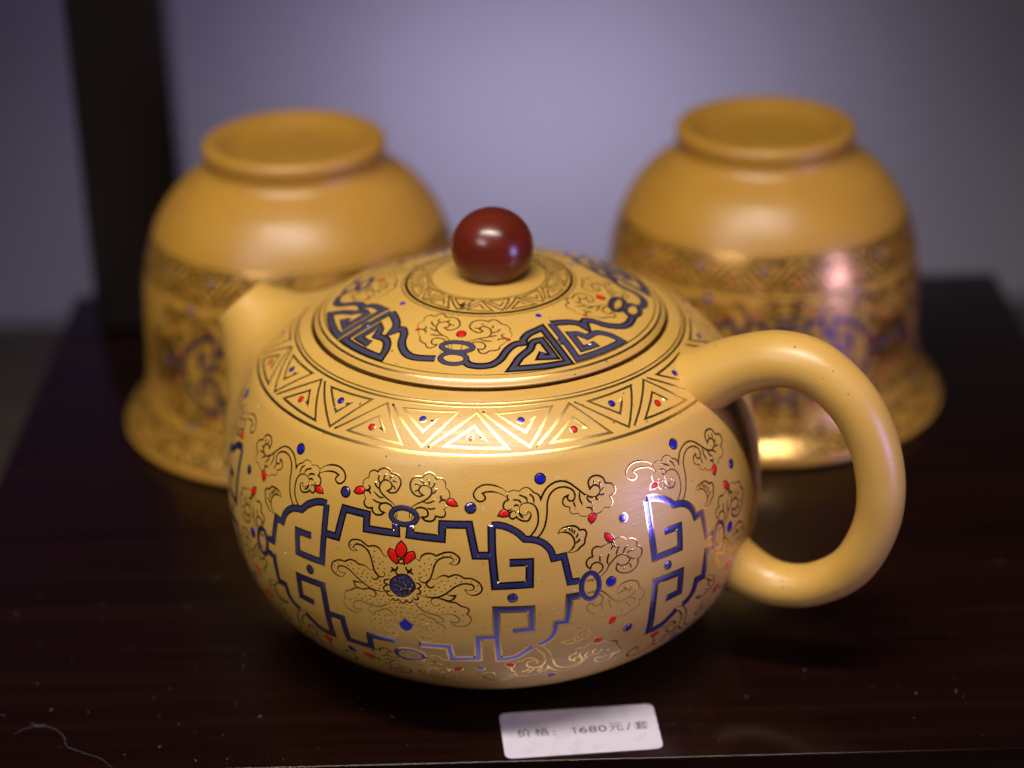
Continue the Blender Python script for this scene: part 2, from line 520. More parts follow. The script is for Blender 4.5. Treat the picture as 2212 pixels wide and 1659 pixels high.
TOP_LEFT = '''-109.8,62.89 -110.0,64.22 -110.3,64.96 -111.5,65.82 -112.9,66.51 -114.1,67.40 -114.4,68.19 -114.2,69.00 -113.4,69.62 -112.4,69.58 -111.7,69.02 -111.7,68.24 -112.5,67.63! -111.7,67.40 -110.6,67.65 -110.0,68.45 -109.7,69.48 -110.2,70.53 -111.2,70.97 -112.2,71.06! -112.8,71.65 -114.0,71.77 -115.0,71.34 -115.3,70.91! -116.3,71.04 -117.2,70.50 -117.2,69.48! -118.1,69.05 -118.4,68.21 -118.1,67.37
-117.9,67.05 -117.7,66.19 -117.2,65.49! -117.5,64.86 -117.2,64.14 -116.3,63.83 -115.5,64.02! -115.3,63.32 -114.5,62.89 -113.5,62.98 -112.7,63.50! -113.5,63.73 -113.9,64.23 -113.8,64.87 -113.0,65.32 -112.1,65.34 -111.2,64.95 -110.6,64.14 -110.0,62.87
-114.5,68.84 -114.9,69.56 -114.9,70.24 -114.5,70.52
-113.7,69.35 -113.6,70.31 -113.1,70.72
-112.4,69.81 -112.2,70.29 -111.6,70.48
-111.6,69.53 -111.2,69.75 -110.6,69.42
-111.5,68.75 -111.1,68.65 -110.8,68.12
-114.5,67.84 -115.2,68.18 -115.5,68.70 -115.4,69.10
-112.9,66.46 -113.8,66.21 -114.7,66.58 -115.5,67.08
-113.4,65.21 -114.5,65.26 -115.2,65.49 -115.6,65.65
-117.1,68.04 -116.6,67.85 -116.6,67.39 -117.4,67.03 -117.8,66.85
-117.4,66.92 -116.6,66.95 -116.1,66.46
-120.1,66.26! -119.7,67.06 -118.8,67.52 -117.9,67.28 -117.7,66.75 -118.3,66.26 -119.4,66.05 -120.1,66.26!'''
TOP_LEFT_RED = '''-120.1,66.26! -119.7,67.06 -118.8,67.52 -117.9,67.28 -117.7,66.75 -118.3,66.26 -119.4,66.05'''
TOP_RIGHT = '''-107.2,63.09 -107.2,64.54 -106.7,65.37 -105.5,66.15 -104.4,66.63 -103.2,67.55 -102.8,68.35 -103.0,69.10 -103.9,69.59 -104.9,69.51 -105.5,69.02 -105.5,68.25 -104.6,67.72! -105.4,67.43 -106.3,67.62 -107.2,68.31 -107.6,69.38 -107.4,70.28 -106.7,70.90 -105.0,71.04! -104.4,71.70 -103.5,71.93 -102.5,71.55 -102.0,70.98! -100.8,71.05 -100.0,70.38 -99.9,69.40! -99.2,68.88 -98.9,68.12 -99.0,67.46
-99.5,66.23 -99.7,65.67 -100.1,65.43! -99.7,64.79 -99.9,64.11 -100.6,63.86 -101.7,64.01! -102.0,63.32 -102.7,62.99 -103.6,62.98 -104.2,63.26 -104.5,63.62! -103.6,63.76 -103.3,64.40 -103.7,65.09 -104.6,65.40 -105.6,65.26 -106.3,64.63 -106.8,62.90
-102.8,68.02 -102.1,68.51 -101.8,69.18
-103.0,69.00 -102.5,69.58 -102.3,70.03 -102.6,70.56
-103.4,69.52 -103.5,70.28 -104.0,70.73
-104.6,69.65 -104.9,70.17 -105.6,70.50
-105.3,69.47 -106.1,69.73 -106.6,69.47
-105.5,68.47 -106.0,68.59 -106.4,68.16
-104.4,66.36 -103.2,66.40 -101.8,67.04
-103.6,65.37 -102.6,65.28 -101.7,65.62
-100.4,68.06 -100.9,67.70 -100.4,67.17 -99.6,67.22
-99.7,66.99 -100.7,67.05 -101.1,66.48
-99.6,67.11! -98.7,67.42 -97.8,66.96 -97.3,66.15! -98.3,66.06 -99.3,66.35 -99.6,66.78 -99.6,67.11!'''
TOP_RIGHT_RED = '''-99.6,67.11! -98.7,67.42 -97.8,66.96 -97.3,66.15! -98.3,66.06 -99.3,66.35 -99.6,66.78'''
SIDE = '''-71.9,49.51 -70.3,49.63 -68.7,50.15 -67.6,51.06 -66.9,52.06 -65.7,53.05 -64.9,53.43 -63.8,53.45 -62.9,52.94 -62.4,52.09 -62.6,51.59 -63.3,51.18 -64.5,51.28 -65.2,51.87! -65.5,50.86 -65.0,50.10 -63.8,49.51 -62.3,49.45 -61.1,50.02 -60.5,51.01 -60.6,51.60! -59.7,52.23 -59.5,53.16 -59.9,53.93 -60.6,54.33! -60.6,55.31 -61.4,56.00 -62.3,56.17 -62.9,56.03! -63.4,56.70 -64.3,56.99 -65.2,56.99 -65.7,56.69
-66.2,56.25 -66.9,56.35 -67.7,56.17 -68.5,55.91! -69.5,56.25 -70.3,55.85 -70.5,55.21 -70.4,54.34! -71.2,54.23 -71.8,53.49 -71.6,52.61 -71.0,52.00! -70.7,52.73 -70.0,53.08 -69.1,52.90 -68.4,52.11 -68.6,51.29 -69.4,50.74 -70.3,49.92 -71.7,49.77
-68.9,52.92 -68.9,53.77 -68.7,54.49
-67.1,51.96 -67.4,52.88 -67.1,53.81 -66.6,54.53
-65.4,53.42 -65.1,54.47 -64.3,55.53
-63.9,53.47 -63.4,54.48 -62.6,54.98
-63.0,53.26 -62.4,53.79 -61.2,53.71
-62.3,52.28 -61.2,51.92
-62.6,51.56 -62.3,50.91 -62.2,50.17
-63.5,50.81 -64.0,50.28
-65.8,56.73 -65.5,55.40 -64.8,55.23
-66.4,56.15 -65.9,55.64 -66.6,54.96
-67.4,58.43! -66.5,58.16 -65.8,57.40 -65.6,56.81 -66.3,56.29! -67.2,57.02 -67.5,57.76 -67.4,58.43!'''
SIDE_RED = '''-67.4,58.43! -66.5,58.16 -65.8,57.40 -65.6,56.81 -66.3,56.29! -67.2,57.02 -67.5,57.76'''
SIDE_LOW = '''-71.8,47.16 -70.1,47.24 -69.0,47.02 -67.7,45.95 -66.5,44.56 -64.9,43.58 -63.6,43.63 -62.6,44.11 -61.3,44.84 -61.0,45.68
-65.2,45.47! -65.4,46.28 -64.7,47.15 -63.4,47.56 -62.0,47.47 -60.9,46.85 -60.4,45.95 -60.5,45.51! -59.4,44.54 -59.2,43.38 -59.7,42.75 -60.4,42.63! -60.1,41.58 -60.7,41.12 -62.0,40.70! -63.1,40.03 -65.0,40.10
-65.2,45.47! -64.2,45.74 -63.4,45.91 -62.5,45.48 -62.2,46.64
-67.5,40.63 -68.7,40.78 -69.7,40.79 -70.3,41.50 -70.3,42.24! -71.1,42.51 -71.7,43.27 -71.8,44.09 -71.4,44.55 -70.8,44.60! -70.2,43.89 -69.1,43.97 -68.5,44.76 -68.6,45.55 -69.3,46.33 -70.3,46.93 -71.8,46.86
-68.8,44.05 -68.5,42.69
-67.1,44.56 -67.0,43.60 -66.7,42.71
-65.3,43.47 -64.8,42.03 -64.0,41.30
-63.4,42.93 -62.4,41.98
-62.5,43.78 -61.2,43.22
-64.0,46.66 -63.3,46.02
-65.4,40.56! -65.2,39.66 -65.9,38.69 -67.0,38.56! -67.0,39.50 -66.5,40.38 -65.4,40.56!'''
SIDE_LOW_RED = '''-65.4,40.56! -65.2,39.66 -65.9,38.69 -67.0,38.56! -67.0,39.50 -66.5,40.38'''
BRANCH = '''-86.9,68.47! -87.9,69.27 -89.6,69.94 -91.5,70.11 -93.0,69.64 -93.9,68.68 -93.8,67.73 -92.9,67.04 -92.0,67.11 -91.5,67.72 -92.1,68.54! -91.0,68.80 -89.5,68.70 -88.1,68.25 -87.0,67.59
-86.9,68.47! -85.8,68.90 -84.5,68.62! -83.6,69.17 -82.6,69.17 -81.9,68.70 -81.5,68.20! -80.7,67.85 -80.2,67.25 -80.1,66.69! -79.7,67.48 -78.6,68.74 -77.0,69.54 -75.2,69.67 -73.7,69.12 -72.1,67.78 -70.6,66.42 -69.0,65.67 -67.7,65.92 -67.1,66.81 -67.5,67.57 -68.4,67.88 -69.4,67.35! -69.5,68.63 -68.6,69.45 -67.2,69.49 -66.1,68.87 -65.7,67.80! -64.4,67.40 -63.8,66.57 -64.1,65.64 -65.3,65.17! -64.9,64.52 -65.0,63.70 -65.8,63.15 -66.8,63.35! -67.7,62.67 -68.9,62.47
-83.3,64.89! -82.9,64.44 -83.5,64.08 -84.4,64.41 -84.7,65.13 -84.3,66.06 -83.0,66.39 -81.8,66.02 -81.1,65.12 -80.9,63.72 -81.2,62.07 -82.2,60.61 -83.9,59.19! -82.9,59.25 -81.2,59.82 -79.9,61.38 -79.1,63.82 -78.8,66.01 -78.1,67.45 -76.7,68.40 -74.9,68.52 -73.4,67.90 -72.8,66.90 -73.2,65.86 -74.1,65.77 -74.5,66.32 -74.3,66.84! -75.2,66.55 -75.6,65.77 -75.3,65.03 -74.2,64.60! -74.3,63.78 -73.6,63.25 -72.6,63.25! -72.1,62.60 -70.5,62.34
-83.3,64.89 -82.5,64.56 -82.4,63.85 -83.0,63.06 -84.0,63.07 -84.9,63.48 -85.3,63.92! -86.1,63.55 -86.7,64.00 -86.6,64.68 -86.0,65.07 -85.4,64.96 -85.5,64.49
-84.9,65.00 -84.4,64.00 -83.8,63.61
-86.9,68.54 -87.0,67.59 -86.8,67.17! -87.6,66.79 -87.9,65.98 -87.5,65.28 -86.4,65.23! -86.3,65.63 -86.7,65.79
-82.9,66.45 -83.2,67.37 -84.9,68.09
-81.5,66.13 -81.7,67.38 -82.7,68.15
-84.1,66.33 -84.7,66.98 -86.0,67.13
-84.5,65.94 -85.3,66.13 -85.8,65.88
-89.0,64.23! -88.5,65.04 -87.6,65.35 -86.9,64.97 -86.9,64.28 -87.8,64.05 -89.0,64.23!
-73.3,65.72 -73.2,65.02 -73.0,64.42
-71.7,67.30 -71.9,65.94 -71.4,64.45
-70.4,66.26 -70.1,65.23 -69.2,64.51
-68.8,65.56 -67.5,64.77
-67.7,65.92 -66.0,65.74
-67.2,66.53 -66.1,67.04
-67.2,67.38 -66.9,68.02 -67.1,68.62
-68.2,67.99 -68.4,68.85
-69.5,62.72 -69.7,63.75 -70.8,64.07
-69.7,63.61 -69.0,64.04
-70.5,62.34! -69.7,62.75 -68.8,62.30 -69.4,61.28 -70.1,60.90! -70.6,61.64 -70.5,62.34!
-77.2,60.01! -76.5,60.84 -75.4,61.04 -74.0,61.05 -73.1,60.63 -72.7,60.07! -71.6,59.89 -71.3,59.05 -71.6,58.38 -71.8,57.83! -71.9,57.26 -72.7,56.82 -73.7,56.10 -75.3,55.93
-77.2,60.01! -76.1,60.14 -74.9,59.76 -74.1,58.78 -73.9,57.59 -74.5,56.68 -75.6,56.04
-75.7,60.87 -75.6,60.15
-74.8,61.02 -74.7,60.02
-74.2,60.66 -74.3,59.67
-73.6,60.28 -74.0,59.34
-72.9,59.60 -73.6,58.56
-72.4,58.51 -73.7,57.57'''
BRANCH_RED = '''-89.0,64.23! -88.5,65.04 -87.6,65.35 -86.9,64.97 -86.9,64.28 -87.8,64.05
-70.5,62.34! -69.7,62.75 -68.8,62.30 -69.4,61.28 -70.1,60.90! -70.6,61.64'''
LOW_BRANCH = '''-84.0,36.63! -82.0,35.36 -80.5,33.63 -80.0,31.46 -80.6,30.05 -82.0,29.49 -83.5,30.13 -83.9,30.96 -83.6,31.78 -82.3,32.08 -81.7,31.62! -81.8,30.90 -82.4,31.00
-84.0,36.82! -82.5,36.75 -80.6,35.89 -79.1,33.83 -78.1,30.83 -77.3,29.18 -75.5,28.10 -73.5,28.22 -71.8,29.40 -71.9,30.72 -72.8,31.23 -73.6,30.83 -73.4,30.01! -74.4,30.54 -74.8,31.53 -74.4,32.37 -73.5,32.38! -73.6,33.74 -72.7,33.94 -71.6,33.56! -71.1,34.60 -69.9,34.49 -69.0,33.79
-68.9,34.41 -67.8,34.71 -66.6,34.21 -66.0,33.49! -65.1,33.73 -64.2,33.08 -64.0,31.89! -63.1,31.07 -62.8,29.46 -64.5,29.35! -64.4,27.92 -65.4,27.19 -67.1,27.14 -68.3,28.42 -68.4,29.43 -67.3,29.13 -66.0,29.19 -66.1,29.99
-67.6,30.56 -69.3,31.13 -70.8,30.12 -72.4,27.85 -74.4,26.78 -76.5,26.96 -78.4,28.43 -79.2,29.63! -79.3,28.36 -80.6,27.72! -81.1,26.49 -82.3,26.21 -83.5,26.63! -84.6,26.30 -85.8,26.66 -86.2,27.89! -87.1,27.17 -88.6,26.26 -89.7,26.16
-86.3,26.72 -87.9,25.42 -89.8,24.98 -91.9,25.28 -93.2,26.80 -92.9,28.13 -91.8,28.73 -90.8,28.25 -90.7,26.93 -91.5,26.78
-86.0,28.48 -87.0,29.03 -87.1,30.16 -86.8,30.39
-86.2,31.59 -85.6,32.25 -84.8,32.17! -83.9,32.99 -82.5,32.69 -81.5,31.72 -82.0,30.92
-81.7,27.64 -80.7,28.96 -80.5,30.02
-83.8,27.38 -82.5,28.71 -82.2,29.38
-85.1,28.37 -83.8,28.62 -83.2,29.40
-70.8,30.12 -71.2,31.48 -70.3,32.40
-69.4,31.18 -69.6,32.18 -68.7,32.58
-67.9,31.41 -67.3,32.35
-66.2,31.27 -65.1,31.24
-72.3,31.08 -72.6,32.13 -72.1,32.47
-88.5,31.29! -87.5,31.82 -86.4,31.24 -86.8,30.39 -87.8,30.47 -88.5,31.29!
-69.9,35.10! -69.3,35.98 -68.1,35.20 -68.1,34.38 -69.4,34.34 -69.9,35.10!
-75.2,40.80! -73.6,40.57 -72.6,39.83! -71.7,39.62 -71.3,38.61! -70.8,37.73 -71.2,36.87 -72.4,36.38 -73.2,35.86! -74.4,35.63 -75.8,35.84 -77.0,36.58! -75.1,36.60 -73.8,37.48 -73.4,38.90 -74.2,39.98 -75.8,40.55 -77.3,40.19
-73.4,39.27 -71.9,38.39
-73.3,38.14 -72.5,37.58
-73.8,37.67 -73.1,36.74
-74.4,37.03 -73.7,36.08
-75.0,36.57 -74.6,35.88'''
LOW_BRANCH_RED = '''-88.5,31.29! -87.5,31.82 -86.4,31.24 -86.8,30.39 -87.8,30.47
-69.9,35.10! -69.3,35.98 -68.1,35.20 -68.1,34.38 -69.4,34.34'''
FRET = '''-106.8,61.89! -107.0,60.00! -100.4,59.82! -100.3,62.59! -94.9,62.66! -93.7,56.78! -90.7,56.75
-90.4,62.53! -89.1,62.56 -87.3,62.08 -85.3,60.99 -83.9,59.62! -82.1,59.33 -80.4,58.60 -79.0,57.15 -78.4,55.31! -76.3,55.47! -75.3,50.04! -73.2,49.99
-87.1,55.21! -83.1,55.08! -83.3,50.58! -90.0,50.58! -90.4,56.79 -90.4,62.53!
-86.8,40.43! -83.0,40.63! -83.1,45.37! -89.9,45.57! -90.0,39.50 -89.7,33.13! -88.2,33.16 -86.1,33.67 -84.3,35.00 -82.9,36.20
-81.4,36.67 -79.8,37.44 -78.6,38.95 -78.1,41.39! -75.9,41.37! -75.4,46.88! -73.2,46.87
-106.0,36.38! -99.8,36.49! -99.4,33.03! -93.9,33.33! -93.8,39.05! -89.8,39.12'''
LID_FLOWER = '''-105.6,9.92 -106.6,11.71 -109.7,13.23 -112.5,13.72 -116.0,14.66 -118.0,15.75 -118.2,16.87 -116.2,17.53 -113.8,17.64 -111.8,17.03 -111.9,16.29 -113.5,15.89! -111.0,15.35 -108.4,15.70 -106.4,16.45 -106.3,17.55 -108.5,18.75 -112.1,19.29 -116.2,18.99! -119.2,19.72 -121.9,19.55 -123.4,18.57! -126.8,18.57 -128.5,17.73 -127.2,16.38! -128.4,15.61 -127.2,14.61 -126.2,14.18
-124.9,13.61 -123.8,12.82 -122.0,12.15! -120.8,11.23 -118.7,10.79 -117.4,10.67! -116.5,10.00 -114.6,9.70 -113.2,10.18 -112.5,10.93! -114.3,10.84 -115.6,11.49 -115.5,12.29 -113.6,12.74 -110.9,12.61 -108.7,11.92 -107.5,10.98 -106.4,9.70
-117.8,17.10 -119.4,17.52 -119.3,18.21
-114.3,17.78 -112.6,18.49
-112.1,17.11 -108.5,16.79
-118.3,15.72 -120.8,16.21 -123.1,17.01
-115.8,14.50 -118.4,14.78 -120.7,15.09
-112.4,13.63 -115.8,13.41 -118.5,13.39
-123.9,15.45 -122.6,14.86 -123.3,14.39 -125.4,14.10
-123.7,14.24 -121.4,14.07 -121.3,13.34
-101.4,9.79 -101.7,11.27 -100.6,12.32 -98.4,12.72 -95.0,13.44 -90.4,13.94 -89.0,15.12 -89.5,16.19 -91.7,16.94 -94.2,16.94 -95.0,16.41 -93.1,15.61! -95.4,15.17 -97.9,15.66 -100.3,16.68 -100.1,17.96 -97.4,18.84 -93.9,18.95 -90.4,18.47! -87.9,19.08 -84.9,18.62 -83.2,17.63! -80.5,16.96 -79.2,15.80 -80.0,15.22! -79.1,14.36 -80.2,13.21
-82.6,12.32 -84.1,11.71 -85.5,11.27! -86.6,10.15 -90.0,9.99! -91.8,9.28 -93.7,9.45 -94.9,10.51! -92.9,10.43 -91.7,11.08 -92.5,12.09 -94.9,12.51 -97.4,12.23 -99.1,11.02 -100.1,9.67
-92.3,17.12 -94.1,17.94
-88.6,16.18 -87.6,17.41
-88.7,15.03 -86.0,15.40 -84.0,16.13
-90.7,13.94 -86.2,14.27
-94.7,13.27 -91.7,12.76 -88.6,12.71
-82.7,14.57 -84.2,14.28 -83.6,13.56 -81.8,13.30
-86.0,12.63 -85.9,13.14 -82.6,13.17
-95.0,16.41 -97.9,16.55'''
LID_FRET = '''-98.9,7.05! -97.2,6.22 -93.6,5.86 -89.4,6.21 -85.9,7.68 -83.1,9.83 -79.4,11.28 -75.2,11.46! -74.9,12.31 -71.4,13.74 -63.4,14.74! -62.6,4.26! -82.5,4.83! -78.8,7.56 -73.9,9.45! -71.2,11.27 -67.3,11.46! -66.3,6.45! -71.1,6.95! -69.4,8.14!
-57.6,15.37! -58.9,4.50! -37.7,4.46! -39.0,7.04 -42.7,8.94 -48.5,8.92! -50.1,10.40 -53.4,11.11! -54.4,6.57! -48.8,6.45! -49.1,7.43!
-57.6,15.37! -50.1,14.41 -45.3,12.98 -44.1,11.07! -41.2,12.82 -37.6,11.69 -35.6,9.82 -32.6,8.15 -29.0,6.95 -25.1,6.67 -17.8,7.17!
-61.0,9.86! -57.2,9.89!'''
LOTUS_DOT = '''-119.7,55.95 -118.5,56.65 -117.0,56.49 -115.5,55.69 -114.3,55.75 -114.6,54.59 -113.3,54.65 -114.3,53.71 -112.5,53.99 -113.2,53.38 -113.6,52.39 -112.2,52.59 -111.3,51.37 -102.9,55.75 -101.6,55.74 -100.1,56.50 -98.6,56.66 -97.5,55.98 -103.8,54.68 -102.5,54.65 -104.7,54.03 -102.9,53.72 -103.9,53.41 -104.9,52.61 -103.5,52.39 -105.8,51.39 -100.4,51.43 -99.2,51.50 -97.5,52.19 -96.6,51.57 -97.8,51.17 -94.6,51.50 -93.4,50.79 -93.8,49.64 -101.2,50.86 -99.9,50.68 -98.7,50.52 -103.8,49.82 -101.0,50.07 -99.7,49.86 -101.7,49.41 -102.9,49.18 -103.9,49.03 -100.5,49.22 -103.6,48.23 -101.9,48.57 -122.5,51.55 -123.6,50.79 -123.1,49.65 -120.5,51.58 -119.6,52.26 -119.1,51.17 -117.8,51.54 -116.7,51.45 -118.2,50.49 -117.0,50.69 -115.8,50.92 -117.3,49.88 -116.0,50.08 -116.4,49.21 -115.3,49.38 -113.2,49.81 -114.1,49.21 -115.0,48.56 -113.1,49.01 -113.4,48.24 -118.0,46.01 -116.6,45.93 -118.8,45.10 -117.4,45.16 -115.6,45.46 -120.2,44.28 -116.3,45.00 -115.1,44.65 -114.1,45.66 -113.5,46.79 -112.5,46.83 -113.1,45.97 -111.4,46.29 -112.2,45.53 -113.6,44.97 -113.9,42.25 -112.7,42.25 -114.9,41.06 -113.7,41.30 -112.6,41.17 -111.3,41.56 -110.4,41.91 -113.8,40.23 -113.6,39.06 -112.6,38.11 -111.3,38.40 -111.2,44.52 -109.8,44.76 -108.8,44.79 -110.2,43.76 -109.1,43.70 -110.4,42.87 -109.2,42.81 -110.4,45.66 -109.3,45.76 -104.4,46.83 -103.3,46.79 -105.5,46.22 -103.7,46.02 -102.6,45.64 -104.6,45.51 -101.2,45.44 -100.2,45.85 -98.8,45.99 -103.3,44.91 -100.5,44.87 -99.4,45.08 -101.7,44.65 -98.0,45.11 -96.5,44.25 -96.4,42.98 -107.6,45.77 -106.6,45.64 -108.1,44.88 -107.0,44.87 -105.7,44.58 -107.6,43.71 -106.5,43.70 -107.4,42.81 -106.3,42.88 -106.3,41.97 -104.0,42.30 -102.8,42.26 -105.2,41.59 -103.9,41.22 -102.9,41.34 -101.5,41.15 -102.6,40.30 -102.7,39.20 -105.0,38.45 -103.5,38.26 -109.9,50.63 -109.0,51.15 -108.2,51.26 -109.0,50.38 -108.2,50.35 -107.2,50.70 -109.5,49.53 -107.7,49.79'''

# ------------------------------------------------------------------ the setting


def box(name, x0, x1, y0, y1, z0, z1, material, bevel=0.0, parent=None, seg=3):
    v = [(x, y, z) for x in (x0, x1) for y in (y0, y1) for z in (z0, z1)]
    f = [(0, 1, 3, 2), (4, 6, 7, 5), (0, 4, 5, 1), (2, 3, 7, 6), (0, 2, 6, 4), (1, 5, 7, 3)]
    o = mesh_obj(name, v, f, material, parent, smooth=False)
    if bevel:
        md = o.modifiers.new('bevel', 'BEVEL'); md.width = bevel * MM; md.segments = seg
        md.limit_method = 'ANGLE'
        o.data.polygons.foreach_set('use_smooth', [True] * 6)
    return o


wall = box('wall', -1500, 1500, 430, 450, -300, 1500, M_WALL)
tag(wall, kind='structure')
counter = thing('counter', 'pale boarded counter beneath the dark stand, brown boards along the wall', 'counter', (0, 0, -111))
edges = [-520, -425, -330, -235, -140, -45, 50, 150, 208, 262, 330, 428]
for k in range(len(edges) - 1):
    box('board', -900, 900, edges[k] + 2, edges[k + 1], -14 - (k % 2) * 1.5, 0 - (k % 2) * 1.5, M_BOARD if edges[k] < 0 else M_BOARD_DARK, 1.2, counter)

stand = thing('display_stand', 'dark red-brown lacquered wooden stand top under the teapot and cups', 'display stand', (12, 64, -14))
box('stand_top', -132.5, 131.5, -120.2, 121.0, -2, 14, M_WOOD, .45, stand)
for dx in (-118, 116):
    for dy in (-105, 106):
        box('leg', dx - 7, dx + 7, dy - 7, dy + 7, -97, -2, M_WOOD, .6, stand)
tag(stand, None)

post = box('post', -11.5, 14.3, -11, 11, 0, 520, M_POST, 1.2)
post.location = Vector((-99, 170, 0)) * MM
tag(post, 'dark wooden post standing on the rear left corner of the stand', 'post')

# ------------------------------------------------------------------ teapot
PROF = [(25, 0), (28, .5), (32, 2.0), (38, 5.0), (45.6, 10.4), (50.6, 16.4), (53.6, 23.5), (54.9, 31), (55, 37), (54.2, 44.5), (52.2, 52.0), (49.3, 58.4), (47.3, 61.2), (43, 65.2), (38.7, 68), (36.2, 69.3)]
LIDP = [(36, 69.2), (35.2, 69.9), (34.6, 70.6), (33.4, 71.3), (28, 73.4), (22, 75.4), (16.4, 76.9), (11, 77.9), (6, 78.4), (0, 78.6)]
BODY = Surface(catmull(PROF[1:]))
LID = Surface(catmull(LIDP))
AZC = -108.4          # azimuth of the front panel's centre
SMID = 48.2

pot = thing('teapot', 'round ochre clay teapot with gold and blue ornament and dark red knob', 'teapot')
prof = [(0, .8), (22.5, .8), (23.2, 0)] + PROF[:1] + list(map(tuple, BODY.p)) + [(36.0, 69.15), (35.9, 68.6), (35.8, 66.0), (34, 60), (30, 42), (0, 40)]
body = lathe('body', prof, M_CLAY, pot, 288)

lid_prof = [(0, 67.2), (34.4, 67.2), (34.8, 67.6), (34.8, 69.25), (35.2, 69.4)] + [tuple(p) for p in LID.p if p[0] < 35.35]
lid = lathe('lid', lid_prof, M_CLAY, pot, 288)
# steam hole bored through the lid
HOLE_AZ, HOLE_S = -108.7, 23.4
hp, hn = LID.at(HOLE_AZ, HOLE_S)
ang = np.linspace(0, 2 * np.pi, 24, endpoint=False)
cv = [(hp[0] + 1.15 * math.cos(a), hp[1] + 1.15 * math.sin(a), z) for z in (60, 82) for a in ang]
cf = [tuple(reversed(range(24))), tuple(range(24, 48))] + [(i, (i + 1) % 24, 24 + (i + 1) % 24, 24 + i) for i in range(24)]
cut = mesh_obj('cutter', cv, cf, M_INNER)
md = lid.modifiers.new('hole', 'BOOLEAN'); md.object = cut; md.operation = 'DIFFERENCE'; md.solver = 'EXACT'
bpy.context.view_layer.update()
dg = bpy.context.evaluated_depsgraph_get()
me = bpy.data.meshes.new_from_object(lid.evaluated_get(dg))
lid.modifiers.clear(); lid.data = me
bpy.data.objects.remove(cut, do_unlink=True)

KN = [(0, 77.0)] + [(8.25 * math.sqrt(1 - (d / 8.15) ** 2), 84.2 - d) for d in (7.2, 6.4, 5.0, 3.2, 1.4)] + [(8.25 * math.cos(R(a)), 84.2 + 8.0 * math.sin(R(a))) for a in (5, 18, 31, 44, 57, 70, 80, 90)]
kp = catmull(KN[1:], 8); kp[:, 0] = np.maximum(kp[:, 0], 0); kp[-1, 0] = 0
knob = lathe('knob', [(0, 77.0)] + list(map(tuple, kp)), M_KNOB, lid, 96, (.9, 0))
tag(knob, 'dark red clay egg-shaped knob')

# spout: smooth union of body and cone, cast from a point on the spout's axis
SP_AZ = R(156)
bp_ = np.array([(0, 0)] + PROF[:1] + list(map(tuple, BODY.p[::5])) + [(30, 70.2), (0, 70.8)], float)


def sd_body(r, z):
    a, bb = bp_[:-1], bp_[1:]
    q = np.stack([r, z], -1)[..., None, :]
    ab = bb - a
    t = np.clip(((q - a) * ab).sum(-1) / (ab ** 2).sum(-1), 0, 1)
    d = np.linalg.norm(q - a - t[..., None] * ab, axis=-1).min(-1)
    rb = np.interp(z, bp_[1:-1, 1], bp_[1:-1, 0], left=-1, right=-1)
    return np.where((r < rb) & (z > 0), -d, d)


def smin(a, b, k):
    h = np.clip(.5 + .5 * (b - a) / k, 0, 1)
    return b * (1 - h) + a * h - k * h * (1 - h)


TIPC = np.array([58.3, 0, 64.2]); AX = np.array([.70, 0, .714]); AX /= np.linalg.norm(AX)
ORG = TIPC - 30 * AX
SIDE_V = np.array([0, 1.0, 0]); UP_V = np.cross(AX, SIDE_V)


def sd_spout(P):
    q = P - TIPC
    t = -(q @ AX)                       # distance back from the tip
    side = (q @ SIDE_V) * 1.04; v = q @ UP_V
    rad = np.hypot(side, v)
    slope = .52
    cone = (rad - (6.35 + slope * np.clip(t, -2, 40) + .012 * np.clip(t, 0, 40) ** 2)) * .83
    capd = -t                           # outside beyond the tip plane
    d = -smin(-cone, -capd, .7)
    hole = np.maximum(rad - 4.5, t - 9)
    return -smin(-d, hole, .5)


def sd_all(P):
    r = np.hypot(P[..., 0], P[..., 1])
    return smin(sd_body(r, P[..., 2]), sd_spout(P), 4.5)


th = np.concatenate([np.linspace(.5, 7, 10), np.linspace(7.5, 16, 44), np.linspace(16.8, 78, 96)])
ph = np.linspace(0, 360, 128, endpoint=False)
TH, PH = np.meshgrid(np.radians(th), np.radians(ph), indexing='ij')
DR = np.cos(TH)[..., None] * AX + np.sin(TH)[..., None] * (np.cos(PH)[..., None] * UP_V + np.sin(PH)[..., None] * SIDE_V)
T = np.full(TH.shape, 46.0)
for it in range(42):
    d = sd_all(ORG + DR * T[..., None])
    T = np.maximum(T - d * .8, 3)
Pp = ORG + DR * T[..., None]
sb = sd_body(np.hypot(Pp[..., 0], Pp[..., 1]), Pp[..., 2])
sink = np.clip((.25 - sb) / .25, 0, 1)
Pp = Pp - DR * (sink * .35)[..., None]
ca, sa = math.cos(SP_AZ), math.sin(SP_AZ)
X = Pp[..., 0] * ca - Pp[..., 1] * sa; Y = Pp[..., 0] * sa + Pp[..., 1] * ca
V = np.stack([X, Y, Pp[..., 2]], -1).reshape(-1, 3)
nP = len(ph); F = []
keep = (sink < .999).reshape(-1)
for i in range(len(th) - 1):
    for j in range(nP):
        q = (i * nP + j, (i + 1) * nP + j, (i + 1) * nP + (j + 1) % nP, i * nP + (j + 1) % nP)
        if any(keep[k] for k in q): F.append(q)
F.append(tuple(range(nP)))
spout = mesh_obj('spout', V, F, M_CLAY, pot)
import bmesh
bm = bmesh.new(); bm.from_mesh(spout.data)
bmesh.ops.delete(bm, geom=[v for v in bm.verts if not v.link_faces], context='VERTS')
bmesh.ops.recalc_face_normals(bm, faces=bm.faces); bm.to_mesh(spout.data); bm.free()
spout.data.polygons.foreach_set('use_smooth', [True] * len(spout.data.polygons))

